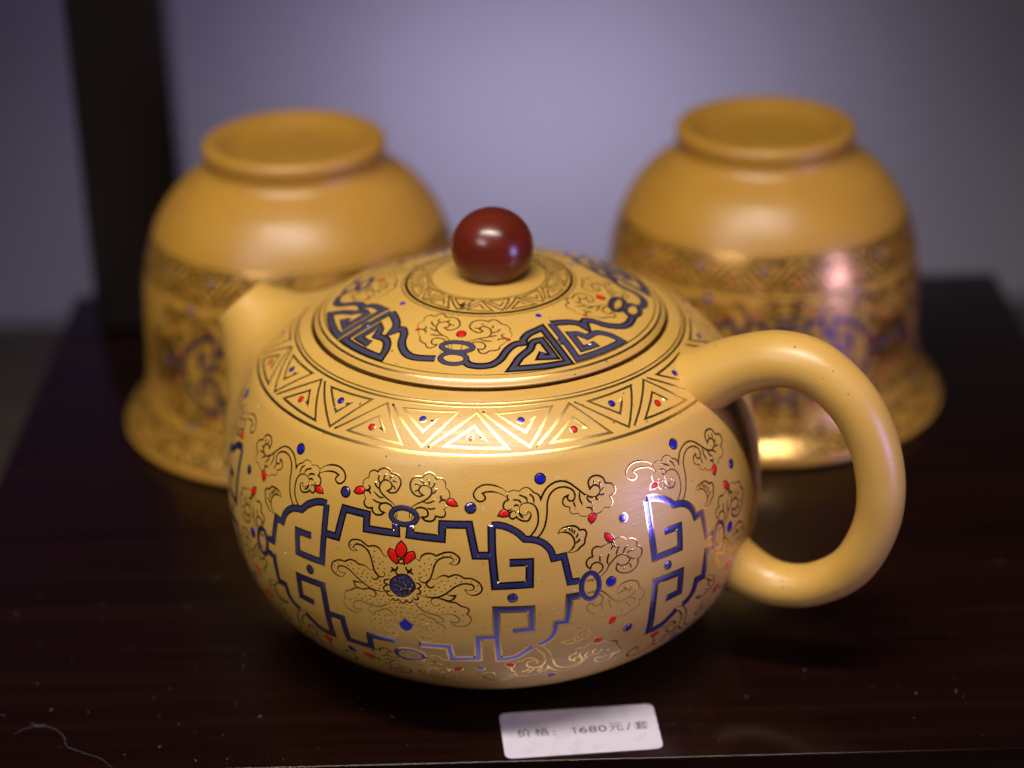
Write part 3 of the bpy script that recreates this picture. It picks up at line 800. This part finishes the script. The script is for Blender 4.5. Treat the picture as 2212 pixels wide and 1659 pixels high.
# handle: tapered tube in the upright plane opposite the spout
HAZ = R(-24)
HC = [(39, 57.5), (46.1, 62.6), (53.1, 66.8), (61.0, 69.3), (68.4, 68.3), (75.4, 62.8), (79.8, 55.2), (81.9, 45.6), (81.1, 36.3), (76.8, 27.0), (69.4, 21.4), (61.8, 19.9), (55.0, 21.6), (48, 25.5)]
HR = [7.6, 6.6, 5.75, 5.45, 5.2, 5.0, 4.85, 4.7, 4.5, 4.35, 4.25, 4.45, 5.2, 6.6]
c3 = catmull(np.column_stack([HC, HR]), 10)
cen, rad = c3[:, :2], c3[:, 2]
tg = np.gradient(cen, axis=0); tg /= np.linalg.norm(tg, axis=1)[:, None]
V, F, sg = [], [], 40
for k in range(len(cen)):
    nrm = (-tg[k][1], tg[k][0])
    for a in np.linspace(0, 2 * np.pi, sg, endpoint=False):
        rr = cen[k][0] + nrm[0] * rad[k] * math.cos(a); zz = cen[k][1] + nrm[1] * rad[k] * math.cos(a)
        ss = rad[k] * 1.08 * math.sin(a)
        V.append((rr * math.cos(HAZ) - ss * math.sin(HAZ), rr * math.sin(HAZ) + ss * math.cos(HAZ), zz))
for k in range(len(cen) - 1):
    for j in range(sg):
        F.append((k * sg + j, k * sg + (j + 1) % sg, (k + 1) * sg + (j + 1) % sg, (k + 1) * sg + j))
handle = mesh_obj('handle', V, F, M_CLAY, pot)

# ---- ornament
disc_v, disc_f = [], []
for rr, hh in ((1, -.12), (.94, .06), (.6, .13)):
    disc_v += [(rr * math.cos(a), rr * math.sin(a), hh) for a in np.linspace(0, 2 * np.pi, 20, endpoint=False)]
disc_v.append((0, 0, .16))
for L in range(2):
    disc_f += [(L * 20 + i, L * 20 + (i + 1) % 20, (L + 1) * 20 + (i + 1) % 20, (L + 1) * 20 + i) for i in range(20)]
disc_f += [(40 + i, 40 + (i + 1) % 20, 60) for i in range(20)]
DISC = {}


def dot(name, surf, az, s, r, material, parent, lift=.03, flat=.3):
    if material.name not in DISC:
        me = bpy.data.meshes.new('dot_' + material.name)
        me.from_pydata([(x * MM, y * MM, z * MM) for x, y, z in disc_v], [], disc_f)
        me.polygons.foreach_set('use_smooth', [True] * len(me.polygons)); me.materials.append(material)
        DISC[material.name] = me
    o = link(bpy.data.objects.new(name, DISC[material.name]), parent)
    P, N = surf.at(az, s)
    q = Vector(N).to_track_quat('Z', 'Y')
    o.matrix_local = Matrix.Translation(Vector(P + N * lift) * MM) @ q.to_matrix().to_4x4() @ Matrix.Diagonal((r, r, flat, 1))
    return o


def rimmed_dot(name, surf, az, s, r, material, parent):
    dot('gold_rim', surf, az, s, r * 1.2, M_GOLD, parent, .016, .08)
    return dot(name, surf, az, s, r * .9, material, parent, .05)


S = {k: strokes(v) for k, v in dict(LOTUS=LOTUS, LOTUS_RED=LOTUS_RED, LOTUS_BLUE=LOTUS_BLUE, TOP_LEFT=TOP_LEFT, TOP_LEFT_RED=TOP_LEFT_RED, TOP_RIGHT=TOP_RIGHT, TOP_RIGHT_RED=TOP_RIGHT_RED, SIDE=SIDE, SIDE_RED=SIDE_RED, SIDE_LOW=SIDE_LOW, SIDE_LOW_RED=SIDE_LOW_RED, BRANCH=BRANCH, BRANCH_RED=BRANCH_RED, LOW_BRANCH=LOW_BRANCH, LOW_BRANCH_RED=LOW_BRANCH_RED, FRET=FRET, LID_FLOWER=LID_FLOWER, LID_FRET=LID_FRET, LOTUS_DOT=LOTUS_DOT).items()}


def fret(sts, surf, parent, foil_m, w, tr):
    for st in tr(sts):
        line_obj('fret_outline', [st], surf, M_GOLD, parent, w, .016, .5, False)
        line_obj('blue_fret', [st], surf, foil_m, parent, w * .60, .030, .4, False, .012)


def chain_ring(surf, parent, foil_m, az, s, ra, rs, rot=0, w=.95):
    st = ring_stroke(az, s, ra, rs, rot)
    line_obj('ring_outline', [st], surf, M_GOLD, parent, w, .045, .3, False)
    line_obj('chain_ring', [st], surf, foil_m, parent, w * .66, .060, .3, False, .03)


def flower(name, key, surf, parent, tr, w=.26, red=True):
    line_obj(name, tr(S[key]), surf, M_GOLD, parent, w, .009)
    if red:
        for st in tr(S[key + '_RED']):
            fill_obj('red_bud', st, surf, M_RED, parent, .07)


def panel_half(surf, parent, tr, steps=True, wf=1.52, w=.38):
    """right half of the panel: frets, ring, scrolls, flowers and dots"""
    fret(S['FRET'] if steps else S['FRET'][1:5], surf, parent, M_BLUEFOIL, wf, tr)
    flower('branch_scroll', 'BRANCH', surf, parent, tr, w)
    flower('branch_scroll', 'LOW_BRANCH', surf, parent, tr, w)
    flower('scroll_flower', 'SIDE', surf, parent, tr, w)
    flower('scroll_flower', 'SIDE_LOW', surf, parent, tr, w)
    (a, s, _) = tr([[(-71.1, 48.4, False)]])[0][0]
    k = abs(tr([[(-70.1, 48.4, False)]])[0][0][0] - a)
    chain_ring(surf, parent, M_BLUEFOIL, a, s, 1.85 * k, 2.75 * KS, 0, 1.15)
    for a, s, r, mm in ((-79.8, 70.6, .95, M_BLUE), (-66.7, 48.45, .95, M_BLUE), (-63.0, 60.5, .85, M_BLUEFOIL), (-62.3, 36.5, .85, M_BLUEFOIL), (-94.6, 65.8, .95, M_BLUEFOIL), (-93.6, 30.3, .8, M_BLUEFOIL), (-78.1, 25.6, .9, M_BLUE), (-86.7, 48.0, .85, M_BLUEFOIL)):
        if not steps and a < -90: continue
        a, s, _ = tr([[(a, s, False)]])[0][0]
        rimmed_dot('blue_dot', surf, a, s, r * KS, mm, parent)


def panel_centre(surf, parent, tr, w=.38, dots=True):
    line_obj('lotus_outline', tr(S['LOTUS'][:-5]), surf, M_GOLD, parent, w * .95, .009)
    line_obj('stamen_lines', tr(S['LOTUS'][-5:]), surf, M_GOLD, parent, w * 1.2, .085, .3, True, .03)
    for st in tr(S['LOTUS_RED']): fill_obj('red_petal', st, surf, M_RED, parent, .05)
    for st, bm_ in zip(tr(S['LOTUS_BLUE']), (M_BLUE, M_BLUEFOIL)): fill_obj('blue_petal', st, surf, bm_, parent, .03)
    flower('top_flower', 'TOP_LEFT', surf, parent, tr, w)
    flower('top_flower', 'TOP_RIGHT', surf, parent, tr, w)
    fl = lambda q: tr(flip(q, BODY, AZC, SMID))
    flower('bottom_flower', 'TOP_LEFT', surf, parent, fl, w)
    flower('bottom_flower', 'TOP_RIGHT', surf, parent, fl, w)
    for s0 in (63.4, 33.0):
        (a, s, _), (a2, _, _) = tr([[(AZC, s0, False), (AZC + 1, s0, False)]])[0]
        chain_ring(surf, parent, M_BLUEFOIL, a, s, 2.75 * (1 if s0 > 40 else 1.12) * abs(a2 - a), 1.55 * KS, 0, 1.1)
    if dots:
        v, f = [], []
        dl = tr(S['LOTUS_DOT'])[0]
        for k, (a, s, _) in enumerate(dl):
            P, N = surf.at(a, s)
            if k >= len(dl) - 8: P = P + N * .05
            q = Vector(N).to_track_quat('Z', 'Y').to_matrix()
            b0 = len(v)
            for rr, hh in ((.18, -.01), (.15, .022)):
                v += [P + np.array(q @ Vector((rr * math.cos(t), rr * math.sin(t), 0))) + N * hh for t in np.linspace(0, 2 * np.pi, 8, endpoint=False)]
            f += [(b0 + i, b0 + (i + 1) % 8, b0 + 8 + (i + 1) % 8, b0 + 8 + i) for i in range(8)]
            f.append(tuple(b0 + 8 + i for i in range(8)))
        o = mesh_obj('petal_dots', v, f, M_GOLD, parent)
        tag(o, kind='stuff')


KS = 1.0
ident = lambda q: q
mir = lambda q: mirror(q, AZC)
panel_centre(BODY, body, ident)
panel_half(BODY, body, ident)
panel_half(BODY, body, mir)
D2 = 33.4
panel_half(BODY, body, lambda q: shift(q, D2), steps=False)
panel_half(BODY, body, lambda q: shift(mirror(q, AZC), -D2), steps=False)
# the far side carries the same panel
panel_centre(BODY, body, lambda q: shift(q, 168.8), dots=False)
panel_half(BODY, body, lambda q: shift(q, 168.8))
panel_half(BODY, body, lambda q: shift(mirror(q, AZC), 168.8))

# frieze of triangles round the shoulder
MOTIF = [(-.39, .02), (.05, .97), (.35, .03), (-.24, .08), (.03, .60), (.14, .27), (.085, .33)]


def motif(az, s_top, s_bot, period, inverted):
    st = []
    for x, t in MOTIF:
        if inverted: t = 1 - t
        st.append((az + x * period, s_top + (s_bot - s_top) * t, True))
    return st


def frieze(surf, parent, s_top, s_bot, period, first, n, material, w, dots=True, skip=(), r=.62):
    for k in range(n):
        for inv in (False, True):
            az = first + k * period - (period / 2 if inv else 0)
            a = (az + 180) % 360 - 180
            if any(abs((a - c + 180) % 360 - 180) < hw for c, hw in skip): continue
            line_obj('triangle_motif', [motif(az, s_top, s_bot, period, inv)], surf, material, parent, w, .010, .6, False)
            if dots:
                rimmed_dot('red_dot' if inv else 'blue_dot', surf, az, s_top + (s_bot - s_top) * (.70 if inv else .30), r, M_RED if inv else M_BLUE, parent)


frieze(BODY, body, 84.7, 76.5, 25.1, -182.8, 14, M_SATIN, .52, True, ((156, 15), (-22, 5)))
line_obj('gold_ring_line', [around(75.45)], BODY, M_SATIN, body, .62, .014, .7, False)
line_obj('gold_ring_line', [around(85.65)], BODY, M_SATIN, body, .50, .014, .7, False)
line_obj('gold_ring_line', [around(86.45)], BODY, M_SATIN, body, .30, .014, .7, False)

# lid ornament: four flower groups and the cloud frets between them
line_obj('gold_ring_line', [around(2.35)], LID, M_SATIN, lid, .50, .014, .7, False)
line_obj('gold_ring_line', [around(3.5)], LID, M_SATIN, lid, .30, .014, .7, False)
LAZ = -103.6
for k in range(4):
    tr = lambda q, k=k: shift(q, 88.8 * k if k < 3 else 267.5)
    line_obj('scroll_flower', tr(S['LID_FLOWER']), LID, M_DARKGOLD, lid, .34, .009)
    fret(S['LID_FRET'], LID, lid, M_LIDFOIL, 1.72, tr)
    a0 = tr([[(LAZ, 0, False)]])[0][0][0]
    chain_ring(LID, lid, M_LIDFOIL, a0, 10.85, 6.6, 1.35, 0, 1.2)
    chain_ring(LID, lid, M_LIDFOIL, a0, 7.7, 5.0, 1.5, 0, 1.2)
    rimmed_dot('red_dot', LID, a0, 14.6, .85, M_RED, lid)
    rimmed_dot('red_dot', LID, a0 - 22.3, 13.9, .4, M_RED, lid)
    rimmed_dot('red_dot', LID, a0 + 22.0, 12.8, .4, M_RED, lid)
    dot('blue_dot', LID, a0 + 43.5, 18.4, .6, M_BLUE, lid)
line_obj('gold_ring_line', [around(21.1)], LID, M_DARKGOLD, lid, .75, .014, .5, False)
line_obj('gold_ring_line', [around(20.2)], LID, M_DARKGOLD, lid, .25, .014, .5, False)
line_obj('gold_ring_line', [around(26.2)], LID, M_DARKGOLD, lid, .28, .014, .5, False)
frieze(LID, lid, 25.8, 21.8, 360 / 11, -82, 11, M_DARKGOLD, .38, False, ((HOLE_AZ, 4),))

# ------------------------------------------------------------------ cups, upside down
CUPP = [(46.4, .6), (46.8, 1.6), (45.6, 3.6), (42.8, 6.6), (40.9, 11), (40.0, 18), (39.7, 28), (39.1, 37), (37.4, 46), (34.2, 53.6), (29.6, 59.6), (25.6, 62.8), (22.9, 64.7), (21.8, 66.4), (22.0, 68.2), (22.4, 69.6), (22.2, 70.9), (21.3, 71.7), (19.9, 71.9), (18.3, 71.3), (16.6, 70.2), (14.4, 69.0), (10.5, 68.3), (5, 68.0), (0, 68.2)]


def make_cup(label, loc, rot):
    global KS, M_GOLD, M_BLUEFOIL
    keep_g, keep_b = M_GOLD, M_BLUEFOIL
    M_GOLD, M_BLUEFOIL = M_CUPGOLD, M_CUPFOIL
    t = thing('tea_cup', label, 'cup', loc, 'cups of the tea set')
    cp = catmull(CUPP, 8)
    surf = Surface(cp)
    wall_p = [(0, 62), (18, 61), (30, 55.5), (35.2, 45), (36.6, 30), (37.4, 18), (39.2, 9), (43.2, 2.6), (45.2, 0)]
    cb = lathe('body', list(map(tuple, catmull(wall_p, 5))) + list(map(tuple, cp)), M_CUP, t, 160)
    KS = .78
    AS = {z: float(np.interp(z, cp[:120, 1], surf.a[:120])) for z in (3, 9, 10, 41.5, 44, 49.5)}
    b_ = (AS[41.5] - AS[10]) / (73 - 24.5)

    def tr0(q, c):
        return [[(c + (a - AZC) * .98, AS[10] + (s - 24.5) * b_, k) for a, s, k in st] for st in q]
    for k in range(4):
        c = rot + 90 * k
        f1 = lambda q, c=c: tr0(q, c)
        f2 = lambda q, c=c: tr0(mirror(q, AZC), c)
        if abs((c + 90 + 180) % 360 - 180) > 95: continue      # the far side shows no pattern to the room
        panel_centre(surf, cb, f1, .55, False)
        panel_half(surf, cb, f1, True, 1.6, .55)
        panel_half(surf, cb, f2, True, 1.6, .55)
        # scrolls that fill the ground between the panels
        for up_ in (True, False):
            for sd in (-1, 1):
                def f3(q, c=c, up_=up_, sd=sd):
                    z = [[(c + 45 * sd + (a - AZC) * .95, (48 + (s - 63.4) * 1.25) if up_ else (48 - (s - 63.4) * 1.25), k) for a, s, k in st] for st in q]
                    return [[(a, AS[10] + (s - 24.5) * b_, k) for a, s, k in st] for st in z]
                if sd == 1 or k == 0:
                    flower('filler_scroll', 'TOP_LEFT', surf, cb, f3, .55)
                    flower('filler_scroll', 'TOP_RIGHT', surf, cb, f3, .55)
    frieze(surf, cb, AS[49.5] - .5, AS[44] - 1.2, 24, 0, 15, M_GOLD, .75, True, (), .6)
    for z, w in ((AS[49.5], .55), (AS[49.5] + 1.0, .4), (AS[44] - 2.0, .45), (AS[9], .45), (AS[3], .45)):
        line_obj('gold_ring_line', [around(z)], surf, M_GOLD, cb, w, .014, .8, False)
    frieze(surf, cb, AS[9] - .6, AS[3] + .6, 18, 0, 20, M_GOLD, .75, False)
    KS = 1.0
    M_GOLD, M_BLUEFOIL = keep_g, keep_b
    return t


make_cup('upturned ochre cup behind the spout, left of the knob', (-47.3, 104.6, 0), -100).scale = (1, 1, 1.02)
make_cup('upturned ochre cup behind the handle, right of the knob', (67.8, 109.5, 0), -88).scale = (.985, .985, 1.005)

# ------------------------------------------------------------------ price label
lab = thing('price_label', 'small white paper price label lying at the front edge of the stand', 'price label', (15.7, -46.4, 0))
lab.rotation_euler = (0, 0, R(4.2))
LW, LH, LR = 30.8, 15.9, 1.5
pts = []
for cx, cy, a0 in ((LW / 2 - LR, LH / 2 - LR, 0), (-LW / 2 + LR, LH / 2 - LR, 90), (-LW / 2 + LR, -LH / 2 + LR, 180), (LW / 2 - LR, -LH / 2 + LR, 270)):
    pts += [(cx + LR * math.cos(R(a0 + q)), cy + LR * math.sin(R(a0 + q))) for q in range(0, 91, 15)]
n = len(pts)
v = [(x, y, .02) for x, y in pts] + [(x, y, .16) for x, y in pts]
f = [tuple(reversed(range(n))), tuple(range(n, 2 * n))] + [(i, (i + 1) % n, n + (i + 1) % n, n + i) for i in range(n)]
mesh_obj('paper', v, f, M_PAPER, lab, smooth=False)
GLYPHS = [('价', 3.0, 2.8, 2.9), ('格', 6.4, 2.9, 2.9), (':', 10.1, .4, 1.5), ('1', 14.2, .26, 2.3), ('6', 15.2, 1.6, 2.3), ('8', 17.1, 1.6, 2.3), ('0', 19.0, 1.6, 2.3), ('元', 21.1, 2.8, 2.7), ('/', 24.5, 1.0, 2.5), ('套', 26.1, 2.8, 2.9)]
for ch, x0, wd, ht in GLYPHS:
    c = bpy.data.curves.new('glyph', 'FONT'); c.body = ch; c.resolution_u = 3
    o = bpy.data.objects.new('glyph', c); COL.objects.link(o)
    bpy.context.view_layer.update()
    me = bpy.data.meshes.new_from_object(o.evaluated_get(bpy.context.evaluated_depsgraph_get()))
    bpy.data.objects.remove(o, do_unlink=True)
    xs = [q.co.x for q in me.vertices]; ys = [q.co.y for q in me.vertices]
    for q in me.vertices:
        q.co.x = (-LW / 2 + x0 + (q.co.x - min(xs)) / (max(xs) - min(xs)) * wd) * MM
        q.co.y = (-.95 + (q.co.y - min(ys)) / (max(ys) - min(ys)) * ht) * MM
        q.co.z = .175 * MM
    if ch == '1':
        x1 = (-LW / 2 + x0) * MM; y1 = (-.95 + ht) * MM; z1 = .175 * MM
        me.clear_geometry()
        me.from_pydata([(x1, -.95 * MM, z1), (x1 + .26 * MM, -.95 * MM, z1), (x1 + .26 * MM, y1, z1), (x1 + .02 * MM, y1, z1), (x1 - .5 * MM, y1 - .45 * MM, z1), (x1 - .5 * MM, y1 - .72 * MM, z1), (x1, y1 - .4 * MM, z1)], [], [(0, 1, 2, 3, 6), (3, 4, 5, 6)])
    me.materials.clear(); me.materials.append(M_INK)
    link(bpy.data.objects.new('printed_character', me), lab)

# ------------------------------------------------------------------ lint and dust on the lacquer


def thread(name, pts, r, label):
    c = catmull(pts, 10)
    V, F = [], []
    for k, p in enumerate(c):
        rr = r * (0.5 + .5 * math.sin(math.pi * (k + .5) / len(c)))
        t = c[min(k + 1, len(c) - 1)] - c[max(k - 1, 0)]
        t = t / (np.linalg.norm(t) + 1e-9)
        sd = np.array([-t[1], t[0], 0])
        for a in range(5):
            V.append(p + sd * rr * math.cos(a * 2 * np.pi / 5) + np.array([0, 0, rr * math.sin(a * 2 * np.pi / 5)]))
    for k in range(len(c) - 1):
        for j in range(5): F.append((k * 5 + j, k * 5 + (j + 1) % 5, (k + 1) * 5 + (j + 1) % 5, (k + 1) * 5 + j))
    o = mesh_obj(name, V, F, M_LINT)
    tag(o, label, 'lint')
    return o


thread('lint_thread', [(-96.5, -42.5, .1), (-93.5, -40.2, .25), (-89.5, -40.4, .3), (-86.2, -43.5, .15), (-85.0, -47.0, .1), (-81.5, -49.4, .1), (-77.5, -51.8, .12), (-75, -55, .1)], .032, 'long curved lint thread on the front left corner of the stand')
thread('lint_thread', [(-93.6, -38.2, .1), (-92.2, -39.6, .2), (-90.4, -39.2, .12)], .06, 'tiny lint curl just behind the long thread on the stand')
V, F = [], []
rng = random.Random(3)
for k in range(260):
    x = rng.uniform(-112, 135)
    y = rng.uniform(-55.8, 20) if k < 330 else rng.uniform(20, 175)
    if math.hypot(x, y) < 27: continue
    s = rng.choice((.035, .045, .06, .08))
    a = rng.uniform(0, 6.28); l = rng.choice((1, 1, 1.6, 4))
    dx, dy = math.cos(a) * s * l, math.sin(a) * s * l
    ex, ey = -math.sin(a) * s, math.cos(a) * s
    b0 = len(V)
    V += [(x - dx - ex, y - dy - ey, .01), (x + dx - ex, y + dy - ey, .01), (x + dx + ex, y + dy + ey, .01), (x - dx + ex, y - dy + ey, .01), (x, y, .01 + s)]
    F += [(b0, b0 + 1, b0 + 4), (b0 + 1, b0 + 2, b0 + 4), (b0 + 2, b0 + 3, b0 + 4), (b0 + 3, b0, b0 + 4)]
dust = mesh_obj('dust', V, F, M_LINT, smooth=False)
tag(dust, 'fine pale dust specks scattered over the dark lacquer', 'dust', kind='stuff')

# dust that has settled on the pot
for surf, par, cnt, s0, s1 in ((BODY, body, 70, 40, 86), (LID, lid, 26, 3, 26)):
    V, F = [], []
    for k in range(cnt):
        P, N = surf.at(rng.uniform(-175, -10), rng.uniform(s0, s1))
        q = Vector(N).to_track_quat('Z', 'Y').to_matrix()
        s_ = rng.choice((.04, .05, .07)); a = rng.uniform(0, 6.28); l = rng.choice((1, 1, 2, 5))
        b0 = len(V)
        for x, y in ((-s_ * l, -s_), (s_ * l, -s_), (s_ * l, s_), (-s_ * l, s_)):
            V.append(P + np.array(q @ Vector((x * math.cos(a) - y * math.sin(a), x * math.sin(a) + y * math.cos(a), 0))) + N * .004)
        V.append(P + N * (s_ + .01))
        F += [(b0, b0 + 1, b0 + 4), (b0 + 1, b0 + 2, b0 + 4), (b0 + 2, b0 + 3, b0 + 4), (b0 + 3, b0, b0 + 4)]
    tag(mesh_obj('dust_specks', V, F, M_PAPER, par, smooth=False), kind='stuff')
